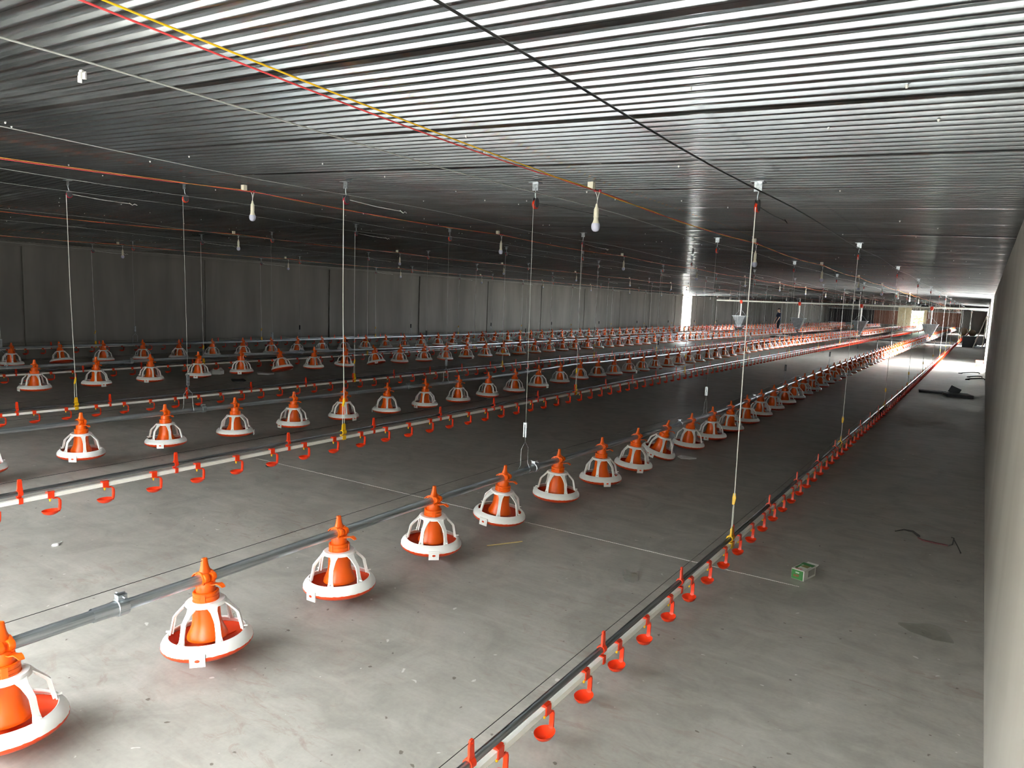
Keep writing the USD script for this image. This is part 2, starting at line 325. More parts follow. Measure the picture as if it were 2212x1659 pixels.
def feeder_parts(yaw, seg=28):
    Z = rz(yaw); out = []
    pan = MB().lathe([(0, .0), (.135, .0), (.160, .006), (.176, .016), (.1835, .026), (.1835, .032), (.176, .040), (.170, .038), (.160, .030), (.140, .016), (.100, .010), (.060, .014), (0, .028)], seg)
    for k in range(6):
        a = k*math.pi/3+.3; pan.box((.115*math.cos(a), .115*math.sin(a), .016), (.09, .004, .006), rz(a))
    pan.box((-.005, 0, -.004), (.02, .02, .01))
    out.append(('pan', pan, 'pan_orange'))
    cone = MB().lathe([(.044, .215), (.0535, .212), (.0545, .190), (.057, .130), (.061, .108), (.070, .085), (.080, .064), (.081, .052), (.077, .052), (.066, .08), (.05, .11), (.044, .2)], seg)
    out.append(('feed_cone', cone, 'orange'))
    col = MB().lathe([(.036, .205), (.0515, .207), (.0515, .216), (.0495, .218), (.0515, .220), (.0515, .231), (.0495, .233), (.0515, .235), (.0515, .247), (.048, .250), (.042, .249), (.0395, .246)], seg)
    for k in range(3): a = k*2.1; col.box((.0515*math.cos(a), .0515*math.sin(a), .228), (.004, .018, .04), rz(a))
    out.append(('collar', col, 'orange'))
    ring = MB().lathe([(.052, .206), (.052, .212), (.076, .212), (.082, .206), (.083, .196), (.078, .196), (.076, .204), (.052, .206)], seg)
    out.append(('top_ring', ring, 'white_plastic'))
    rim = MB().lathe([(.150, .066), (.150, .072), (.154, .074), (.165, .067), (.176, .055), (.182, .043), (.1825, .032), (.179, .030), (.177, .041), (.168, .052), (.155, .066), (.150, .066)], 40 if seg > 20 else 20)
    out.append(('rim_ring', rim, 'white_plastic'))
    for k in range(6):
        a = k*math.pi/3+math.pi/6; d = np.array([math.cos(a), math.sin(a), 0]); t = np.array([-math.sin(a), math.cos(a), 0])
        rzp = [(.070, .205), (.080, .199), (.096, .183), (.121, .158), (.130, .146), (.135, .122), (.141, .094), (.146, .070)]
        leg = MB().loft([d*r+np.array([0, 0, z]) for r, z in rzp], t, [.062, .042, .027, .022, .021, .021, .022, .031], [.006, .006, .006, .006, .007, .006, .006, .006])
        leg.loft([d*(r-.006)+np.array([0, 0, z]) for r, z in rzp[2:]], t, [.004]*6, [.010]*6)
        leg.box(d*.156+np.array([0, 0, .082]), (.016, .006, .006), rz(a))
        out.append(('guard_leg', leg, 'white_plastic'))
    tab = MB().ring((0, 0, 0), (.060, .006, .050), (.022, .014)); tab.box((0, -.004, .002), (.04, .002, .03))
    out.append(('lock_tab', tab, 'white_plastic', np.array([.186, 0, .026]), rz(math.pi/2)))
    lat = MB().lathe([(0, .004), (.010, .003), (.0112, 0), (.0112, -.004)], 14, rot=rx(math.pi/2), sx=1.0, sy=.62)
    out.append(('latch', lat, 'pan_orange', np.array([.1885, 0, .027]), rz(math.pi/2)))
    res = []
    for e in out:
        v, f = e[1].get()
        if len(e) > 3: v = v @ e[4].T+e[3]
        res.append((e[0], (v @ Z.T, f), e[2]))
    # head, square to the pipe
    a = np.linspace(0, 2*math.pi, 21); head = MB()
    R = .0305; V = []
    prof = [(.0236, -.028), (.034, -.028), (.034, -.020), (R, -.017), (R, .017), (.034, .020), (.034, .028), (.0236, .028)]
    head.lathe(prof, 22, (0, 0, PIPE), rot=rx(math.pi/2))
    head.lathe([(.039, .245), (.039, .268), (.037, .285), (.030, .292)], 20)
    head.lathe([(.026, .322), (.022, .336), (.0165, .352), (.0135, .370), (.0125, .386), (.010, TIP), (.004, TIP), (.004, .38)], 14, sx=.8, sy=1.15)
    for sy in (-1, 1): head.lathe([(0, .010), (.017, .010), (.019, .006), (.019, -.006), (.017, -.010), (0, -.010)], 12, (.030, sy*.016, PIPE+.010), rot=rx(math.pi/2))
    head.loft([(-.012, -.024, PIPE+.030), (-.026, -.026, PIPE+.024), (-.040, -.028, PIPE+.012), (-.046, -.028, PIPE+.006)], (0, 1, 0), [.012, .014, .012, .008], .004)
    res.append(('pipe_saddle', head.get(), 'orange'))
    lev = MB().loft([(.030, .010, .282), (.052, .014, .283), (.072, .018, .289), (.086, .020, .284), (.096, .022, .276)], (0, 1, 0), [.030, .030, .026, .022, .016], .004)
    lip = MB().loft([(-.034, -.010, .275), (-.052, -.012, .274), (-.070, -.012, .270)], (0, 1, 0), [.03, .026, .012], .004)
    res.append(('shutter_lever', lev.get(), 'orange')); res.append(('shutter_lip', lip.get(), 'orange'))
    return res
NV = 8; NEAR_CLASS = []; MID_CLASS = []; FAR_PROTO = None
for k in range(NV):
    c = klass('feeder_model'); NEAR_CLASS.append(str(c.GetPath())); par = {}
    for name, m, mat in feeder_parts(k*2*math.pi/NV):
        pp = c if name != 'latch' else par['lock_tab']
        pr = put(pp, name, Shape(m, 40), mat); par.setdefault(name, pr)
for k in range(4):
    c = klass('small_feeder_model'); MID_CLASS.append(str(c.GetPath())); ps = feeder_parts(k*math.pi/7+.2, 14)
    for nm, mats in (('feeder_body', ('orange', 'pan_orange')), ('guard', ('white_plastic',))):
        mb = MB()
        for n_, m, mat in ps:
            if mat in mats and n_ != 'latch': mb.add(*m)
        put(c, nm, Shape(mb, 40), mats[0])

cam_fw = np.array([-math.sin(math.radians(YAW)), math.cos(math.radians(YAW))])
def depth(x, y): return x*cam_fw[0]+y*cam_fw[1]
TILT = {(0, 7): 16, (0, 6): 5, (0, 8): 4, (0, 3): 6, (0, 2): 2, (2, 5): -17, (2, 8): -15, (3, 1): -14, (2, 7): 6, (3, 16): 13, (3, 17): 15, (3, 19): 12, (0, -1): -3, (0, 0): -3, (0, 1): -2}
YAWK = {(0, -1): 5, (0, 0): 7, (0, 1): 6, (0, 2): 7, (0, 3): 6, (1, 0): 7, (1, 1): 7, (1, 2): 1, (1, 3): 6, (1, 4): 0, (1, 5): 5, (1, 6): 6, (2, 0): 6, (2, 1): 0, (2, 2): 7, (2, 3): 7, (2, 4): 7}
allf = []
for ri, (x, y0, zf, _) in enumerate(F_ROWS):
    for k in range(-1 if ri < 2 else 0, 130):
        y = y0+.75*k
        if y > YF-1.0: break
        if 47.2 < y < 48.8: continue
        allf.append((depth(x, y), ri, k, x, y, zf(y)-TIP))
allf.sort(); ROWN = ['row nearest right wall', 'second row from right wall', 'third row from right wall', 'row nearest left wall']
far_pts = []
for idx, (d, ri, k, x, y, z) in enumerate(allf):
    tilt = TILT.get((ri, k), rnd.gauss(0, 1.6) if d < 40 else rnd.gauss(0, 3))
    th = math.radians(tilt)
    # swing about the pipe axis
    px, pz = x+PIPE*-math.sin(th)*1.0, z+PIPE-PIPE*math.cos(th)
    n = k+(2 if ri < 2 else 1)
    if idx < 300:
        kind = 'swung sideways' if abs(tilt) > 10 else 'hanging level'
        lab = f'orange pan feeder {kind}, {ordinal(n)} from near end, {ROWN[ri]}'
        if (ri, k) == (0, -1): lab = 'orange pan feeder with white guard cut off by the left edge in the bottom corner'
        near = d < 17
        ref = NEAR_CLASS[YAWK.get((ri, k), rnd.randrange(NV))] if near else MID_CLASS[rnd.randrange(4)]
        thing('pan_feeder', lab, 'feeder', (px, y, pz), (0, tilt, 0), f'pan feeders in the {ROWN[ri]}', ref)
    else: far_pts.append((px, y, pz, tilt))
# the rest of the feeders, far off: one instancer
inst = UsdGeom.PointInstancer.Define(stage, '/World/distant_feeders'); pr = UsdGeom.Xform.Define(stage, '/World/distant_feeders/feeder')
pr.GetPrim().GetReferences().AddInternalReference(MID_CLASS[0])
inst.CreatePrototypesRel().SetTargets(['/World/distant_feeders/feeder'])
inst.CreatePositionsAttr(Vt.Vec3fArray([Gf.Vec3f(a, b, c) for a, b, c, _ in far_pts])); inst.CreateProtoIndicesAttr(Vt.IntArray([0]*len(far_pts)))
tag(inst.GetPrim(), 'tiny distant orange and white pan feeders at the far end of all four rows', 'feeders', kind='stuff')

# feed pipes
def path_y(x, zf, y0, y1, step=.5): return [(x, y, zf(y)) for y in np.linspace(y0, y1, max(2, int(round((y1-y0)/step))+1))]
for ri, (x, y0, zf, h0) in enumerate(F_ROWS):
    p = thing('feed_pipe', ['galvanised round feed pipe running through the feeders nearest the right wall', 'galvanised feed pipe carrying the second row of pan feeders from the right', 'dark galvanised feed pipe carrying the third row of feeders from the right', 'dark galvanised feed pipe of the feeder row closest to the left wall'][ri], 'pipe', group='feed pipes')
    pz = lambda y, zf=zf: zf(y)-TIP+PIPE
    ystart = {0: 1.35, 1: 4.09-3, 2: 2.3, 3: 3.0}[ri]; cuts = [ystart-3+3*i for i in range(34)]
    for a, b in zip(cuts, cuts[1:]):
        a = max(a, YN+.2); b = min(b, YF-1)
        if b-a < .2: continue
        put(p, 'pipe_section', Shape(MB().tube(path_y(x, pz, a, b, .25), .0225, 14 if a < 25 else 8), True), 'galvanised')
    for a in cuts[1:]:
        if a > 60 or a < YN+.4: continue
        c = MB().lathe([(.0228, -.10), (.0262, -.11), (.0275, -.05), (.0295, -.022), (.034, -.020), (.034, .018), (.025, .02), (.0228, .02)], 16, (x, a, pz(a)), rot=rx(-math.pi/2))
        c.box((x-.004, a, pz(a)+.040), (.03, .034, .02)); c.tube([(x-.036, a, pz(a)+.046), (x+.03, a, pz(a)+.040)], .004, 6)
        put(p, 'pipe_coupling', c, 'galvanised')
    put(p, 'anti_roost_wire', Shape(MB().tube([(x, yy, zf(yy)-.008) for yy in np.arange(YN+.3, YF-1, .75)], .0013, 5), True), 'dark_wire')

# ------------------------------------------------------------------ drinker lines
D_ROWS = [  # x, first cup y, white pipe height along y, first drop cord y
    (-1.175, 1.780, prof_z([(0, .145), (5, .147), (7.8, .165), (12, .155), (21, .16), (41, .22), (92, .22)]), 4.30, 'nearest right wall'),
    (-4.300, 1.815, prof_z([(0, .385), (1.8, .395), (3, .407), (4.5, .42), (7.5, .43), (10, .443), (20, .46), (40, .48), (92, .48)]), 4.02, 'second from right wall'),
    (-7.905, 3.218, prof_z([(0, .27), (12, .272), (25, .30), (45, .34), (92, .34)]), 3.62, 'in the middle of the house'),
    (-11.37, 4.570, prof_z([(0, .25), (10, .25), (25, .29), (45, .33), (92, .33)]), 3.35, 'second from the left wall'),
    (-15.00, 4.800, prof_z([(0, .30), (20, .31), (45, .35), (92, .35)]), 3.30, 'nearest the left wall')]
def cup_mesh(seg=20, lod=False):
    m = MB()
    m.ring((0, 0, .002), (.034, .032, .036), (.0235, .0235))
    if not lod: m.box((0, .004, .019), (.020, .036, .006))
    m.loft([(.004, .012, -.019), (.004, .034, -.020), (.004, .045, -.026), (.004, .048, -.040)], (1, 0, 0), [.02, .016, .017, .018], .006)
    m.loft([(.004, .048, -.034), (.004, .0485, -.060), (.004, .047, -.085), (.003, .040, -.100)], (1, 0, 0), [.018, .017, .018, .026], [.008, .008, .008, .006])
    if not lod: m.loft([(.004, .0535, -.036), (.004, .054, -.060), (.004, .052, -.086)], (1, 0, 0), [.003]*3, .006)
    m.lathe([(0, -.113), (.018, -.112), (.032, -.104), (.040, -.092), (.0415, -.087), (.0395, -.088), (.031, -.099), (.017, -.106), (0, -.107)], seg, (.003, 0, 0), sx=.88, sy=1.14)
    return m
CUP = Shape(cup_mesh(), 40); CUP_M = Shape(cup_mesh(10, True), 40); CUP_F = cup_mesh(8, True)
NIP = Shape(MB().lathe([(0, -.036), (.0045, -.036), (.0055, -.030), (.0060, -.022), (.0075, -.018), (.0075, -.014)], 8), 40)
def hanger_mesh(seg=14):
    m = MB().ring((0, 0, .001), (.032, .020, .034), (.0235, .0235))
    m.lathe([(.0138, -.012), (.0185, -.012), (.0185, .012), (.0138, .012)], seg, (0, 0, .044), rot=rx(math.pi/2))
    m.loft([(.004, 0, .058), (.004, 0, .075), (.003, 0, .100), (.003, 0, .118), (.003, 0, .122)], (0, 1, 0), [.030, .024, .023, .020, .012], .008)
    m.box((-.012, 0, .022), (.012, .026, .006)); m.lathe([(0, .003), (.0035, .003), (.0035, -.003), (0, -.003)], 6, (.0075, 0, .109), rot=ry(math.pi/2))
    return m
HANG = Shape(hanger_mesh(), 40); HANG_F = hanger_mesh(8)
for di, (x, y0, zf, h0, where) in enumerate(D_ROWS):
    p = thing('drinker_line', ['drinker line with red cups under a white pipe, nearest the right wall', 'drinker line with red cups crossing left foreground, second from the right wall', 'red cupped drinker line between second and third feeder rows, in the middle', 'dim drinker line behind the third feeder row, second from the left wall', 'dim drinker line farthest left, close along the left wall'][di], 'drinker', group='drinker lines')
    for a in np.arange(YN+.25, YF-1, 3.0):
        b = min(a+3.0, YF-1); n = 12 if a < 20 else 7
        pts = path_y(x, zf, a, b, .3)
        if len(pts) < 2: continue
        put(p, 'support_pipe', Shape(MB().tube([(q[0], q[1], q[2]+.044) for q in pts], .0137, n), True), 'steel_pipe')
        put(p, 'water_pipe', Shape(MB().loft(pts, (1, 0, 0), [.0225]*len(pts), .0225), 40), 'white_pipe')
    put(p, 'anti_roost_wire', Shape(MB().tube([(x+.001, yy, zf(yy)+.113) for yy in np.arange(YN+.3, YF-1, .9)], .0013, 5), True), 'dark_wire')
    fc, fh = MB(), MB(); vf, ff = CUP_F.get(); vh, fhh = HANG_F.get(); nc = 0
    ks = [k for k in range(-6, 320) if YN+.3 < y0+.3*k < YF-1.2]
    for k in ks:
        yy = y0+.3*k; d = depth(x, yy); o = np.array([x, yy, zf(yy)])
        if d < (24 if di < 3 else 20):
            q = put(p, 'drinker_cup', CUP if d < 7 else CUP_M, 'red', o)
            if d < 14: put(q, 'nipple', NIP, 'yellow')
        else: fc.add(vf+o, ff)
        if k % 3 == 0:
            yy -= .15; o = np.array([x, yy, zf(yy)])
            if depth(x, yy) < 24: put(p, 'pipe_hanger', HANG, 'red', o)
            else: fh.add(vh+o, fhh)
    tag(put(p, 'distant_drinker_cups', Shape(fc, False), 'red'), kind='stuff'); tag(put(p, 'distant_pipe_hangers', Shape(fh, False), 'red'), kind='stuff')

# ------------------------------------------------------------------ hoist cables and drop cords
def pulley(p, c, wheel='red'):
    put(p, 'ceiling_bracket', MB().box((c[0], c[1]-.01, c[2]+.145), (.075, .06, .004)).box((c[0], c[1]-.01, c[2]+.118), (.045, .004, .052)), 'galvanised')
    put(p, 'hook', Shape(MB().tube([(c[0], c[1]-.01, c[2]+.11), (c[0]+.006, c[1]-.012, c[2]+.085), (c[0], c[1]-.006, c[2]+.062), (c[0], c[1], c[2]+.045)], .004, 6), True), 'galvanised')
    ch = MB()
    for s in (-1, 1): ch.lathe([(0, .003), (.026, .003), (.028, 0), (.026, -.003), (0, -.003)], 14, (c[0]+s*.011, c[1], c[2]+.012), rot=ry(math.pi/2), sx=1.25)
    put(p, 'pulley_cheek', ch, 'cheek')
    put(p, 'pulley_wheel', MB().lathe([(0, .008), (.030, .008), (.024, .002), (.024, -.002), (.030, -.008), (0, -.008)], 16, c, rot=ry(math.pi/2)), wheel)
def clampers(p, x, y, z):
    m = MB().ring((x, y, z+.001), (.034, .034, .036), (.0235, .0235))
    m.lathe([(.0138, -.02), (.021, -.02), (.021, .02), (.0138, .02)], 14, (x, y, z+.044), rot=rx(math.pi/2))
    m.loft([(x+.004, y, z+.062), (x+.004, y, z+.085), (x+.004, y, z+.108), (x+.004, y, z+.118)], (0, 1, 0), [.036, .034, .030, .018], .010)
    m.box((x-.016, y, z+.020), (.02, .03, .008))
    put(p, 'yellow_clamp', m, 'yellow')
YH0 = 48.0; cables = []
def cordz(x): return ceil_z(x)-.165
NH = 22
for di, (x, y0, zf, h0, where) in enumerate(D_ROWS):
    zc = cordz(x); ys = [h0+3.98*i for i in range(NH) if h0+3.98*i < YF-3]
    cables.append((x+(.125 if di == 0 else .04), zc+(.04 if di == 0 else .05), ['black hoist cable sagging along the ceiling over the rightmost drinker line', 'thin grey hoist cable along the ceiling over the second drinker line', 'faint hoist cable along the ceiling over the middle drinker line', 'faint hoist cable along the ceiling over the fourth drinker line', 'faint hoist cable along the ceiling over the drinker line by the left wall'][di], ['dark_wire', 'grey_wire', 'grey_wire', 'grey_wire', 'grey_wire'][di], [.0038, .0026, .0026, .0026, .0026][di]))
    for i, yy in enumerate(ys):
        p = thing('drop_cord', f'pale cord with yellow clamp, {ordinal(i+1)} over the drinker line {where}', 'cord', group=f'drop cords of the drinker line {where}')
        pulley(p, (x, yy, zc), 'red' if di == 0 else 'red_tape')
        z0 = zf(yy); zt = z0+.30
        put(p, 'cord', Shape(MB().tube([(x, yy-.028, zc), (x, yy-.02, (zc+zt)/2), (x+.004, yy, zt)], .0033, 6), True), 'rope')
        put(p, 'cord_adjuster', MB().loft([(x+.002, yy+.004, zt+.03), (x+.004, yy, zt), (x+.004, yy-.012, zt-.04)], (1, 0, 0), [.012, .022, .014], .010), 'yellow')
        put(p, 'cord_loop', Shape(MB().tube([(x+.004, yy-.012, zt-.03), (x+.004, yy-.012, z0+.11)], .0028, 5).tube([(x+.004, yy+.006, zt+.01), (x+.004, yy+.008, z0+.11)], .0028, 5), True), 'rope')
        put(p, 'tie_cord', Shape(MB().tube([(x, yy+.028, zc+.012), (x+.01, yy+.32, zc-.004), (x+.02, yy+.62, zc-.006)], .003, 5).tube([(x+.02, yy+.60, zc), (x+.03, yy+.63, zc-.02), (x+.02, yy+.66, zc-.004), (x+.015, yy+.69, zc-.012)], .004, 5), True), 'rope' if di else 'dark_wire')
        clampers(p, x, yy, z0)
for ri, (x, y0, zf, h0) in enumerate(F_ROWS):
    zc = cordz(x); ys = [h0+3.96*i for i in range(NH) if h0+3.96*i < YF-3]
    cables.append((x+.19 if ri == 0 else x+.02, zc+.04, ['whitish hoist cable along the ceiling over the nearest feeder row', 'faint grey hoist cable along the ceiling over the second feeder row', 'faint grey hoist cable along the ceiling over the third feeder row', 'faint grey hoist cable along the ceiling over the leftmost feeder row'][ri], 'grey_wire', .0032 if ri == 0 else .0026))
    for i, yy in enumerate(ys):
        if abs(yy-YH0) < 1.0: continue
        p = thing('suspension_wire', f'thin wire with adjuster plate, {ordinal(i+1)} along the feeder {ROWN[ri]}', 'wire', group=f'suspension wires of the feeder {ROWN[ri]}')
        pulley(p, (x, yy, zc), 'red'); zp = zf(yy)-TIP+PIPE; za = zp+.30
        put(p, 'wire', Shape(MB().tube([(x, yy-.026, zc), (x, yy, za+.04)], .0017, 5), True), 'grey_wire')
        ad = MB().box((x-.009, yy, za), (.010, .020, .105)).box((x+.009, yy, za), (.010, .020, .105)).box((x, yy, za+.045), (.026, .018, .012)).box((x, yy, za), (.006, .003, .1))
        put(p, 'adjuster_plate', ad, 'galvanised' if i < 2 else 'black')
        put(p, 'hanger_hook', Shape(MB().tube([(x, yy, za-.05), (x, yy, za-.085), (x, yy+.045, za-.135), (x, yy+.048, zp+.05), (x+.027, yy+.045, zp), (x, yy+.042, zp-.027), (x-.02, yy+.04, zp-.018)], .0024, 6).tube([(x, yy, za-.085), (x, yy-.045, za-.135), (x, yy-.048, zp+.05), (x-.027, yy-.045, zp), (x, yy-.042, zp-.027), (x+.02, yy-.04, zp-.018)], .0024, 6), True), 'galvanised')
        put(p, 'tie_wire', Shape(MB().tube([(x, yy+.026, zc+.012), (x+.06, yy+.4, zc+.014), (x+(.13 if ri == 0 else .02), yy+.85, zc+.018)], .0022, 5), True), 'dark_wire')
for x, z, lab, mat, r in cables:
    pts = [(x, y, z+.012*math.sin(y*1.57)-.01) for y in np.arange(YN+.1, YF-1, .5)]
    tag(put('/World', 'hoist_cable', Shape(MB().tube(pts, r, 6), True), mat), lab, 'cable', 'hoist cables under the ceiling')
# knot on the whitish cable
kn = MB()
for q in range(6): kn.box((-2.49+rnd.uniform(-.008, .008), 1.19+rnd.uniform(-.01, .01), cordz(-2.64)+.012+rnd.uniform(-.022, .012)), (.006, .012, .02), rz(rnd.uniform(0, 3)))
tag(put('/World', 'wire_knot', kn, 'scrap'), 'small whitish wire knot on the upper left ceiling cable', 'knot')

# ------------------------------------------------------------------ lamp wires and bulbs
L_ROWS = [(-2.25, 4.35, 3.97, 'first lamp row from the right'), (-5.75, 4.22, 4.06, 'second lamp row from the right'), (-10.5, 3.50, 3.93, 'third lamp row from the right'), (-14.2, 3.47, 3.98, 'lamp row nearest the left wall')]
def lamp_z(x): return ceil_z(x)-.055
cl = klass('lamp_model')
put(cl, 'cable', Shape(MB().tube([(.012, .012, 0), (.006, .006, -.03), (.004, 0, -.06), (0, 0, -.09)], .0022, 5).tube([(-.012, -.012, 0), (-.002, -.002, -.028), (.004, 0, -.06)], .0022, 5), True), 'white_plastic')
put(cl, 'lamp_holder', MB().lathe([(0, -.082), (.006, -.084), (.010, -.105), (.0165, -.118), (.0175, -.128), (.0165, -.131), (.0175, -.134), (.0175, -.165), (.0190, -.170), (.0165, -.173), (.0160, -.186), (.0215, -.207), (.0265, -.216)], 18), 'socket')
put(cl, 'bulb', Shape(MB().lathe([(.0262, -.214), (.0292, -.224), (.0297, -.236), (.0275, -.250), (.0215, -.261), (.012, -.267), (0, -.269)], 18), True), 'bulb')
put(cl, 'red_tape', Shape(MB().lathe([(0, .010), (.009, .008), (.011, 0), (.009, -.008), (0, -.010)], 8, (.012, .012, .003)).lathe([(0, .010), (.009, .008), (.011, 0), (.009, -.008), (0, -.010)], 8, (-.012, -.012, .003)), True), 'red_tape')
for li, (x, y0, st, nm) in enumerate(L_ROWS):
    z = lamp_z(x); i = 0
    while y0+st*i < YF-4:
        y = y0+st*i
        thing('hanging_lamp', f'white pendant light bulb, {ordinal(i+1)} along the {nm}', 'light bulb', (x, y, z), (0, 0, rnd.uniform(-20, 20)), f'bulbs of the {nm}', '/World/lamp_model')
        if y < 30: tag(put('/World', 'wire_cleat', MB().box((x, y-.09, z+.022), (.04, .035, .045)), 'socket'), f'white cleat block beside the {ordinal(i+1)} bulb of the {nm}', 'cleat', f'cleats of the {nm}')
        i += 1
    ys = np.arange(YN+.1, YF-3, .2)
    y1, kk = [(4.35, -.067), (4.22, .156), (7.43, .137), (7.45, 0)][li]; xo = lambda y: kk*min(0, y-y1)
    sag = lambda y: -.028*abs(math.sin(math.pi*(y-y0)/st))
    sep = lambda y: (.020 if li == 0 else .005)*min(1, max(.2, (4.4-y)/2.2))
    for s, mat, col in ((1, 'yellow_wire' if li == 0 else 'orange_wire', 'yellow' if li == 0 else 'orange'), (-1, 'red_wire', 'red')):
        pts = [(x+xo(y)+s*sep(y)*(1 if y < 3.6 else math.cos(y*5)), y, z+sag(y)+(.004*s if y < 3.6 else .004*s*math.sin(y*5))) for y in ys]
        tag(put('/World', 'lamp_wire', Shape(MB().tube(pts, .0032 if li == 0 else .0028, 6), True), mat), f'{col} electric wire of the {nm} strung under the ceiling', 'wire', 'lamp wires under the ceiling')

# ------------------------------------------------------------------ cross auger and hoppers
YH = 48.0
au = thing('cross_auger', 'long white feed conveyor pipe crossing the house under the ceiling', 'pipe')
put(au, 'auger_pipe', Shape(MB().tube([(-15.3, YH, 2.13), (-8, YH, 2.13), (.10, YH, 2.13)], .05, 12), True), 'white_pipe')
for x in np.arange(-14.8, .1, 1.5): put(au, 'pipe_strap', MB().tube([(x, YH, 2.19), (x, YH, ceil_z(x)+.01)], .006, 5), 'white_pipe')
for ri, (x, _, zf, _) in enumerate(F_ROWS):
    put(au, 'red_outlet', MB().box((x, YH, 2.10), (.15, .16, .17)).lathe([(.07, .09), (.085, 0), (.06, -.06)], 12, (x, YH, 2.02)), 'red')
    h = thing('feed_hopper', ['dark grey feed hopper at the nearest feeder row, right of the far doorway', 'grey feed hopper under the conveyor at the second feeder row', 'grey feed hopper under the conveyor at the third feeder row, right of the person', 'bright silvery feed hopper under the conveyor at the leftmost feeder row'][ri], 'hopper', (x, YH, 0), group='feed hoppers')
    zb = zf(YH)-TIP+PIPE
    def frus(w0, d0, z0, w1, d1, z1, t=0):
        return np.array([[sx*w/2, sy*d/2, z] for w, d, z in ((w0, d0, z0), (w1, d1, z1)) for sx, sy in ((-1, -1), (1, -1), (1, 1), (-1, 1))])
    body = MB(); v = frus(.30, .34, zb-.02, .82, .82, zb+.62); vi = frus(.28, .32, zb, .80, .80, zb+.62)
    side = [[0, 1, 5, 4], [1, 2, 6, 5], [2, 3, 7, 6], [3, 0, 4, 7]]
    for q in side: body.add(v[q], [[0, 1, 2, 3]]); body.add(vi[q], [[3, 2, 1, 0]])
    body.add(v[:4], [[3, 2, 1, 0]])
    for a in range(4): b = (a+1) % 4; body.add([v[4+a], v[4+b], vi[4+b], vi[4+a]], [[0, 1, 2, 3]])
    put(h, 'hopper_body', body, 'hopper_metal', smooth=False)
    put(h, 'hopper_boot', MB().box((0, 0, zb-.03), (.24, .42, .16)), 'hopper_metal')
    put(h, 'hopper_rim', MB().ring((0, 0, 0), (.86, .03, .86), (.80, .80)), 'galvanised', (0, 0, zb+.62), rot=(90, 0, 0))
    put(h, 'drop_tube', Shape(MB().tube([(0, 0, 1.97), (.02, -.03, 1.6), (0, -.06, zb+.45)], .045, 12), True), 'white_pipe')
    put(h, 'hopper_bail', Shape(MB().tube([(-.38, 0, zb+.62), (-.12, 0, zb+.95), (0, 0, zb+1.0), (.12, 0, zb+.95), (.38, 0, zb+.62)], .008, 5).tube([(-.1, 0, zb+.97), (-.16, .02, ceil_z(x)-.03)], .005, 5), True), 'galvanised')
    w = thing('hoist_winch', f'small black hoist winch at the ceiling above the {["nearest", "second", "third", "leftmost"][ri]} feed hopper', 'winch', (x-.35, YH-.3, ceil_z(x)-.06), group='hoist winches above the hoppers')
    put(w, 'winch_plate', MB().box((0, 0, -.03), (.9, .12, .05)), 'black'); put(w, 'winch_drum', MB().lathe([(0, .2), (.09, .2), (.06, .18), (.06, -.18), (.09, -.2), (0, -.2)], 12, (0, 0, -.14), rot=ry(math.pi/2)), 'black'); put(w, 'pulley_block', MB().box((-.3, 0, -.10), (.12, .08, .12)).box((.3, 0, -.10), (.12, .08, .12)), 'cheek')

# ------------------------------------------------------------------ far end: cooling pads, greenery
for nm, a, b in (('left', XL+.5, -8.35), ('right', -5.45, -2.2)):
    p = thing('cooling_pad', f'brown cooling pad panels in the far end wall, {nm} of the open doorway', 'cooling pad', ((a+b)/2, YF+.02, .5), group='cooling pads in the far wall')
    n = int((b-a)/.6); w = (b-a)/n
    for i in range(n):
        put(p, 'pad_block', MB().box((-(b-a)/2+w*(i+.5), rnd.uniform(-.015, .015), .825), (w-.012, .14, 1.62)), 'pad_brown' if (nm == 'right' or i > n*.62) else 'pad_dark')
    put(p, 'pad_frame', MB().box((0, .02, 1.64), (b-a, .2, .06)).box((0, .02, .01), (b-a, .2, .06)), 'galvanised')
put('/World', 'wall_box', MB().box((-7.55, YF-.06, 1.45), (.42, .06, .5)), 'beige')
tag(stage.GetPrimAtPath('/World/wall_box'), 'pale meter box on the sunlit panel beside the far doorway', 'box')
hose = [( -7.75+.22*math.cos(t), YF-.09-.004*t, 1.45+.38*math.sin(t)) for t in np.linspace(0, 9, 40)]
tag(put('/World', 'coiled_hose', Shape(MB().tube(hose, .018, 6), True), 'grey_wire'), 'coiled hose around the meter box on the pale panel at the far doorway', 'hose')
bush = thing('bush', 'green leafy shrub seen through the far doorway', 'shrub', (-6.4, YF+2.6, -.1))
lv = MB()
for _ in range(900):
    a = rng.normal(0, 1, 3); a /= np.linalg.norm(a); c = np.array([a[0]*.95, a[1]*.7, 1.75+a[2]*.85])*rng.uniform(.75, 1.05); u = rng.normal(0, 1, 3); u /= np.linalg.norm(u); w = np.cross(u, a); w /= np.linalg.norm(w)+1e-9
    s = .11; lv.add([c-u*s, c+w*s*.5, c+u*s, c-w*s*.5], [[0, 1, 2, 3]])
tag(put(bush, 'foliage', Shape(lv, False), 'leaf'), kind='stuff'); put(bush, 'trunk', Shape(MB().tube([(0, 0, 0), (.05, 0, .6), (0, .05, 1.5)], .05, 8), True), 'pad_brown')

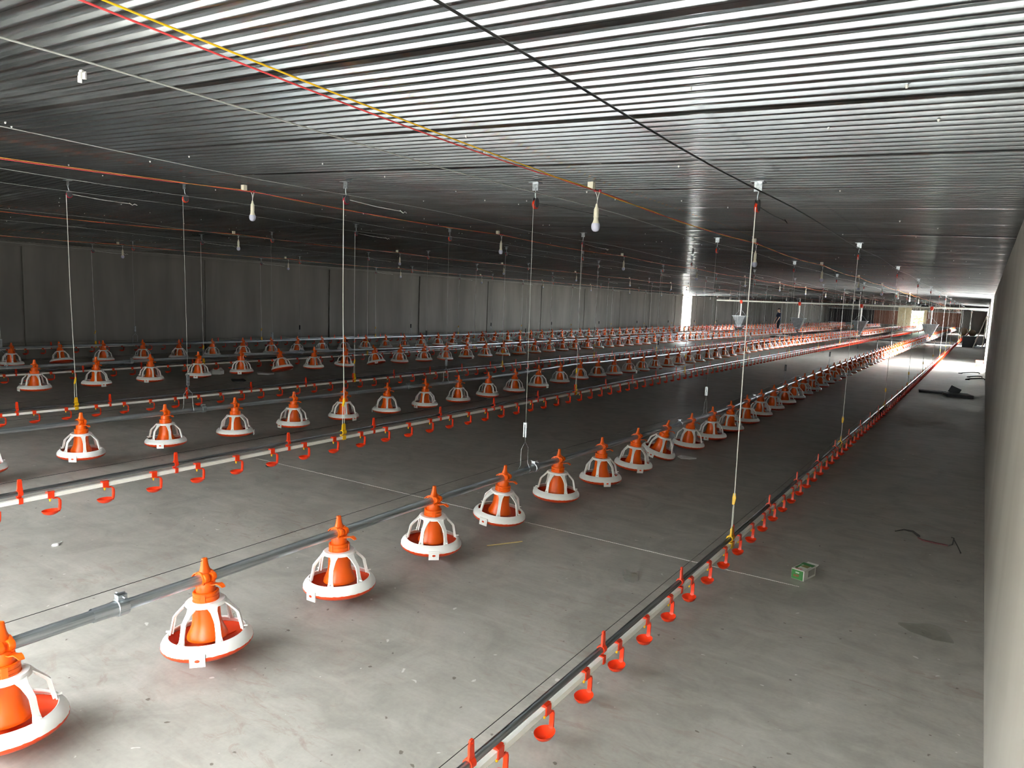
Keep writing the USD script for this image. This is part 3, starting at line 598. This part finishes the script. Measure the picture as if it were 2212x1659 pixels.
# ------------------------------------------------------------------ things on the floor
def scrap(name, label, cat, at, pts, mat, h=.003, up=.0):
    """thin crumpled flat piece: polygon of local points with a little relief"""
    P = np.array(pts, float); n = len(P); c = P.mean(0)
    R = np.random.default_rng(len(label)); top = np.array([[x, y, h+abs(R.normal(0, up))] for x, y in P]); mid = np.array([[c[0]*.4+x*.6, c[1]*.4+y*.6, h+abs(R.normal(0, up))*1.5] for x, y in P])
    bot = np.array([[x, y, .0005] for x, y in P]); v = np.vstack([top, mid, [[c[0], c[1], h+up]], bot]); f = []
    for i in range(n):
        j = (i+1) % n; f += [[i, j, n+j], [i, n+j, n+i], [n+i, n+j, 2*n], [2*n+1+j, 2*n+1+i, i], [2*n+1+j, i, j]]
    for i in range(1, n-1): f.append([2*n+1, 2*n+1+i+1, 2*n+1+i])
    return tag(put('/World', name, Shape((v, np.array(f)), False), mat, at), label, cat)
# carton with print
a = math.radians(70)
bx = thing('small_carton', 'small green and white printed medicine carton lying on the bare floor at right', 'box', (-.765, 4.455, 0), (0, 0, -14))
W_, D_, H_ = .078, .155, .062
put(bx, 'carton', MB().box((0, 0, H_/2), (W_, D_, H_)), 'carton_white')
put(bx, 'end_panel', MB().box((-.002, -D_/2-.0006, H_/2-.001), (W_-.008, .0012, H_-.006)), 'carton_green')
put(bx, 'top_panel', MB().box((0, D_*.34, H_+.0006), (W_-.004, D_*.26, .0012)).box((-W_*.33, -D_*.1, H_+.0006), (W_*.18, D_*.5, .0012)), 'carton_green')
put(bx, 'top_picture', MB().box((.006, .01, H_+.0006), (W_*.5, D_*.26, .0012)), 'carton_olive')
put(bx, 'side_print', MB().box((W_/2+.0006, .02, H_*.52), (.0012, D_*.55, H_*.62)), 'print_grey')
put(bx, 'tuck_flap', MB().box((.01, D_/2+.012, H_-.002), (W_-.01, .03, .0016), rx(.2)), 'carton_white')
def text(p, name, s, h, M, t, mat):
    m = meshkit.text_mesh(s, h, .0012, bold=True); v = np.array(m.vertices); v -= [v[:, 0].mean(), v[:, 1].mean(), 0]
    put(p, name, Shape((v @ np.asarray(M).T+np.array(t), np.array(m.faces)), False), mat)
M_end = np.array([[-1, 0, 0], [0, 0, -1.0], [0, -1, 0]])
text(bx, 'end_lettering', 'AFF', .014, M_end, (-.004, -D_/2-.0012, H_*.40), 'carton_red')
put(bx, 'end_emblem', MB().box((-.002, -D_/2-.0014, H_*.70), (.022, .001, .008)), 'print_pale')
text(bx, 'top_lettering', 'AFF', .016, np.diag([-1, -1, 1.0]), (0, -D_*.36, H_+.0002), 'carton_red')
# red strap with dark cord
tag(put('/World', 'hose_offcut', Shape(MB().tube([(-.40, 5.86, .006), (-.35, 5.93, .01), (-.29, 5.92, .012), (-.245, 5.84, .006)], [.004, .006, .008, .010], 8), True), 'strap_dark'), 'short curved dark hose offcut on the floor, left of the red strip', 'hose')
st = thing('red_strip', 'dark red strip with a wire hook lying on the floor near the right wall', 'strip', (0, 0, 0))
put(st, 'strip', MB().loft([(-.25, 5.80, .006), (-.22, 5.76, .006), (-.15, 5.74, .008), (-.06, 5.74, .006)], (.1, .99, 0), [.012, .022, .026, .018], .006), 'strap_red')
put(st, 'wire_hook', Shape(MB().tube([(-.06, 5.735, .006), (-.035, 5.735, .02), (-.03, 5.80, .05), (-.045, 5.81, .05)], .004, 6).tube([(-.03, 5.79, .045), (.0, 5.70, .02), (.02, 5.62, .004)], .004, 6), True), 'strap_dark')
scrap('plastic_film', 'flat sheet of clear plastic film on the floor beside the right wall', 'film', (-.06, 4.06, 0), [(-.16, .02), (-.10, -.04), (0, -.07), (.09, -.05), (.05, .05), (0, .10), (-.07, .07)], 'film', .004, .012)
scrap('plastic_bag', 'crumpled clear plastic bag on the floor left of the nearest drinker line', 'bag', (-1.59, 3.74, 0), [(-.06, .04), (-.035, -.01), (0, -.05), (.045, -.045), (.055, .0), (.03, .05), (-.01, .035)], 'film', .008, .02)
tag(put('/World', 'straw', Shape(MB().tube([(-2.545, 3.635, .006), (-2.41, 3.85, .008)], .004, 7), True), 'straw'), 'thin yellow straw lying on the floor near the third feeder', 'straw')
scrap('white_paper', 'small torn white paper scrap on floor between feeders and rightmost drinker line', 'scrap', (-2.50, 7.19, 0), [(-.09, .0), (-.03, -.06), (.05, -.03), (.10, .05), (.02, .06)], 'scrap', .006, .006)
scrap('paper_scrap', 'pale folded scrap behind the third feeder row at left', 'scrap', (-11.79, 7.86, 0), [(-.13, -.08), (.02, -.1), (.12, 0), (.06, .12), (-.06, .06)], 'scrap', .02, .05)
scrap('white_sheet', 'flat white sheet scrap on the dim floor left of centre', 'scrap', (-11.31, 8.54, 0), [(-.17, -.02), (-.02, -.12), (.17, -.03), (.15, .12), (-.05, .1)], 'scrap', .012, .012)
scrap('dark_rag', 'dark rag on the dim floor under the third feeder row', 'rag', (-10.69, 7.55, 0), [(-.16, -.03), (0, -.11), (.15, 0), (.08, .1), (-.08, .08)], 'scrap_dark', .01, .02)
scrap('dark_chip', 'small flat dark chip on the floor behind the left drinker line', 'chip', (-5.30, 4.05, 0), [(-.03, -.01), (.02, -.03), (.045, .01), (0, .03)], 'scrap_dark', .004, .002)
nl = thing('roofing_nail', 'small white headed roofing nail lying on the floor at left', 'nail', (-4.57, 1.95, 0))
put(nl, 'cap', MB().lathe([(.020, 0), (.021, .006), (.014, .012), (0, .013)], 14), 'scrap'); put(nl, 'pin', Shape(MB().tube([(-.01, .02, .006), (-.03, .05, .006)], .003, 6), True), 'scrap')
bd = thing('dark_board', 'dark broken board lying across the floor by the right wall', 'board', (-.5, 17.3, 0))
put(bd, 'board', MB().box((.18, -.25, .03), (.46, .5, .05), rz(.25)), 'board'); put(bd, 'board_strip', MB().box((-.28, .1, .02), (.5, .28, .04), rz(.1)), 'board'); put(bd, 'bent_flap', MB().box((.12, -.05, .10), (.2, .02, .14), ry(.4)), 'board')
for i, (x, y, r) in enumerate(((-.14, 24.6, .3), (-.02, 23.2, .2), (.02, 22.3, .25))):
    tag(put('/World', 'rope_scrap', Shape(MB().tube([(x+r*math.cos(t)*(.5+.2*t), y+r*1.6*math.sin(t*1.3), .012) for t in np.linspace(0, 4, 14)], .014, 5), True), 'scrap_dark'), ['curly dark rope scrap on the floor just before the bright right doorway', 'middle curly dark rope scrap on floor along the right wall', 'nearest curly dark rope scrap on floor along the right wall'][i], 'rope', 'rope scraps by the right wall')
bk = thing('hollow_brick', 'red hollow brick on the bright floor at the right doorway', 'brick', (-.02, 28.6, 0))
put(bk, 'brick_body', MB().box((0, 0, .10), (.22, .36, .20)), 'brick_red')
for sx in (-1, 0, 1):
    for sz in (0, 1): put(bk, 'hole', MB().box((sx*.07, -.181, .055+.09*sz), (.045, .004, .06)), 'scrap_brown')
tb = thing('black_bin', 'black control bin on the floor against the right wall', 'bin', (-.58, 46.6, 0)); put(tb, 'bin_body', MB().box((0, 0, .29), (.70, .6, .58)), 'board'); put(tb, 'bin_lid', MB().box((0, 0, .60), (.74, .64, .04)), 'board')
mt = thing('drive_motor', 'round grey drive motor on a plate beside the black bin', 'motor', (-.10, 46.0, 0)); put(mt, 'motor_body', MB().lathe([(0, .3), (.2, .28), (.26, .2), (.26, -.2), (.2, -.28), (0, -.3)], 18, (0, 0, .42), rot=rx(math.pi/2)), 'grey_pale'); put(mt, 'motor_band', MB().lathe([(.27, .1), (.27, -.1)], 18, (0, 0, .42), rot=rx(math.pi/2)), 'scrap_brown'); put(mt, 'base_plate', MB().box((0, 0, .06), (.5, .7, .1)), 'galvanised')
lp = thing('leaning_poles', 'pair of pale poles leaning against the right wall beyond the doorway', 'poles', (-.1, 45.5, 0))
put(lp, 'pole', Shape(MB().tube([(-.30, -.2, .05), (.16, .4, 1.75)], .025, 8), True), 'white_pipe'); put(lp, 'pole', Shape(MB().tube([(.10, -.1, .05), (.2, .5, 1.75)], .025, 8), True), 'white_pipe')
for i, (x, s) in enumerate(((-1.55, 1.0), (-.85, .8))):
    m = trimesh.creation.icosphere(3, .5); v = np.array(m.vertices); v = v*(1+.18*(meshkit.noise(v*3+i, 3)-.5)[:, None])*[.75*s, .6, .75*s]+[0, 0, .34*s]; v[:, 2] = np.maximum(v[:, 2], 0)
    tag(put('/World', 'feed_sack', Shape((v, np.array(m.faces)), True), 'sack', (x, 76.5, 0)), ['larger brown sack heaped near the far right corner', 'smaller brown sack at right of the heap near the far right corner'][i], 'sack', 'brown sacks by the far wall')
tp = thing('white_tarp', 'low tray of crumpled white plastic on the floor near the person', 'tarp', (-9.0, 44.2, 0))
n = 26; g = np.stack(np.meshgrid(np.linspace(-1.3, 1.3, n), np.linspace(-.9, .9, n)), -1).reshape(-1, 2); hz = .05+.10*meshkit.fbm(np.c_[g*3, np.zeros(len(g))], 3, 5)
i, j = np.meshgrid(np.arange(n-1), np.arange(n-1)); q = (j*n+i).ravel(); 
put(tp, 'plastic_sheet', Shape((np.c_[g, hz], np.stack([q, q+1, q+n+1, q+n], -1)), True), 'tarp'); put(tp, 'tray_edge', MB().ring((0, 0, 0), (2.9, .08, 2.1), (2.7, 1.9)), 'rubber', (0, 0, .045), rot=(90, 0, 0))
tag(put('/World', 'divider_curb', MB().box((-5.6, 49.2, .04), (11.0, .06, .08)), 'rubber'), 'thin dark divider strip across the floor at mid house', 'strip')

# ------------------------------------------------------------------ person
def body(joints, bones, cell=.02):
    ms = []
    for a, b in bones:
        hs = [manifold3d.Manifold.sphere(joints[k][1], 16).translate(joints[k][0]) for k in (a, b)]
        ms.append(manifold3d.Manifold.batch_hull(hs))
    m = manifold3d.Manifold.batch_boolean(ms, manifold3d.OpType.Add).refine_to_length(cell).to_mesh()
    t = trimesh.Trimesh(m.vert_properties[:, :3], m.tri_verts, process=True); trimesh.smoothing.filter_taubin(t, iterations=8)
    return (np.array(t.vertices), np.array(t.faces))
pe = thing('person', 'person in navy clothes standing by the left wall looking left, arms hanging down', 'person', (-11.75, 50.5, 0), (0, 0, 35))
# local frame: faces -x
J = {'head': ((-.02, 0, 1.60), .092), 'chin': ((-.055, 0, 1.53), .050), 'crown': ((.01, 0, 1.64), .09), 'nose': ((-.118, 0, 1.585), .014), 'neck': ((.01, 0, 1.46), .05), 'neck2': ((-.005, 0, 1.53), .048),
     'el': ((-.02, .07, 1.595), .016), 'er': ((-.02, -.07, 1.595), .016)}
for s, e in ((1, 'l'), (-1, 'r')):
    J.update({'sh'+e: ((.01, s*.19, 1.38), .05), 'eb'+e: ((-.05*1, s*.23, 1.12), .038), 'wr'+e: ((-.17, s*.22, .90), .026), 'pa'+e: ((-.20, s*.215, .83), .028)})
    for q, (dx, dy, l) in enumerate(((-.02, .02, .075), (-.008, .008, .085), (.004, -.004, .08), (.015, -.016, .065))): J[f'f{q}a'+e] = ((-.20+dx, s*.215+dy, .81), .009); J[f'f{q}b'+e] = ((-.215+dx*1.2, s*.215+dy*1.2, .80-l), .008)
    J['ta'+e] = ((-.205, s*.19, .85), .010); J['tb'+e] = ((-.235, s*.185, .79), .009)
B = [('head', 'crown'), ('head', 'chin'), ('head', 'nose'), ('head', 'el'), ('head', 'er'), ('neck', 'neck2'), ('neck2', 'head')]
for e in 'lr': B += [('sh'+e, 'eb'+e), ('eb'+e, 'wr'+e), ('wr'+e, 'pa'+e), ('ta'+e, 'tb'+e), ('pa'+e, 'ta'+e)]+[(f'f{q}a'+e, f'f{q}b'+e) for q in range(4)]+[('pa'+e, f'f{q}a'+e) for q in range(4)]+[('neck', 'sh'+e)]
put(pe, 'body', Shape(body(J, B, .012), True), 'skin')
H = {'a': ((.02, 0, 1.665), .088), 'b': ((.05, 0, 1.60), .075), 'c': ((-.04, 0, 1.695), .06)}
put(pe, 'hair', Shape(body(H, [('a', 'b'), ('a', 'c')], .03), True), 'hair')
S = {'c1': ((.01, .09, 1.36), .095), 'c2': ((.01, -.09, 1.36), .095), 'w1': ((.02, .07, 1.02), .10), 'w2': ((.02, -.07, 1.02), .10), 'h1': ((.02, .08, .90), .105), 'h2': ((.02, -.08, .90), .105), 'sl': ((.01, .20, 1.38), .066), 'sr': ((.01, -.20, 1.38), .066), 'ul': ((-.03, .225, 1.20), .058), 'ur': ((-.03, -.225, 1.20), .058), 'n': ((.01, 0, 1.43), .065)}
put(pe, 'shirt', Shape(body(S, [('c1', 'c2'), ('c1', 'w1'), ('c2', 'w2'), ('w1', 'w2'), ('w1', 'h1'), ('w2', 'h2'), ('h1', 'h2'), ('c1', 'w2'), ('c2', 'w1'), ('c1', 'sl'), ('c2', 'sr'), ('sl', 'ul'), ('sr', 'ur'), ('n', 'c1'), ('n', 'c2')], .03), True), 'navy')
Q = {}
for s, e in ((1, 'l'), (-1, 'r')): Q.update({'h'+e: ((.02, s*.085, .88), .10), 'k'+e: ((.0+s*.04, s*.10, .48), .068), 'a'+e: ((.05+s*.06, s*.105, .09), .05)})
put(pe, 'trousers', Shape(body(Q, [('hl', 'hr')]+[(a+e, b+e) for e in 'lr' for a, b in (('h', 'k'), ('k', 'a'))], .03), True), 'trousers')
for s in (1, -1):
    F_ = {'a': ((.05+s*.06, s*.105, .05), .045), 'b': ((-.10+s*.06, s*.115, .035), .034)}
    put(pe, 'shoe', Shape(body(F_, [('a', 'b')], .03), True), 'shoe')
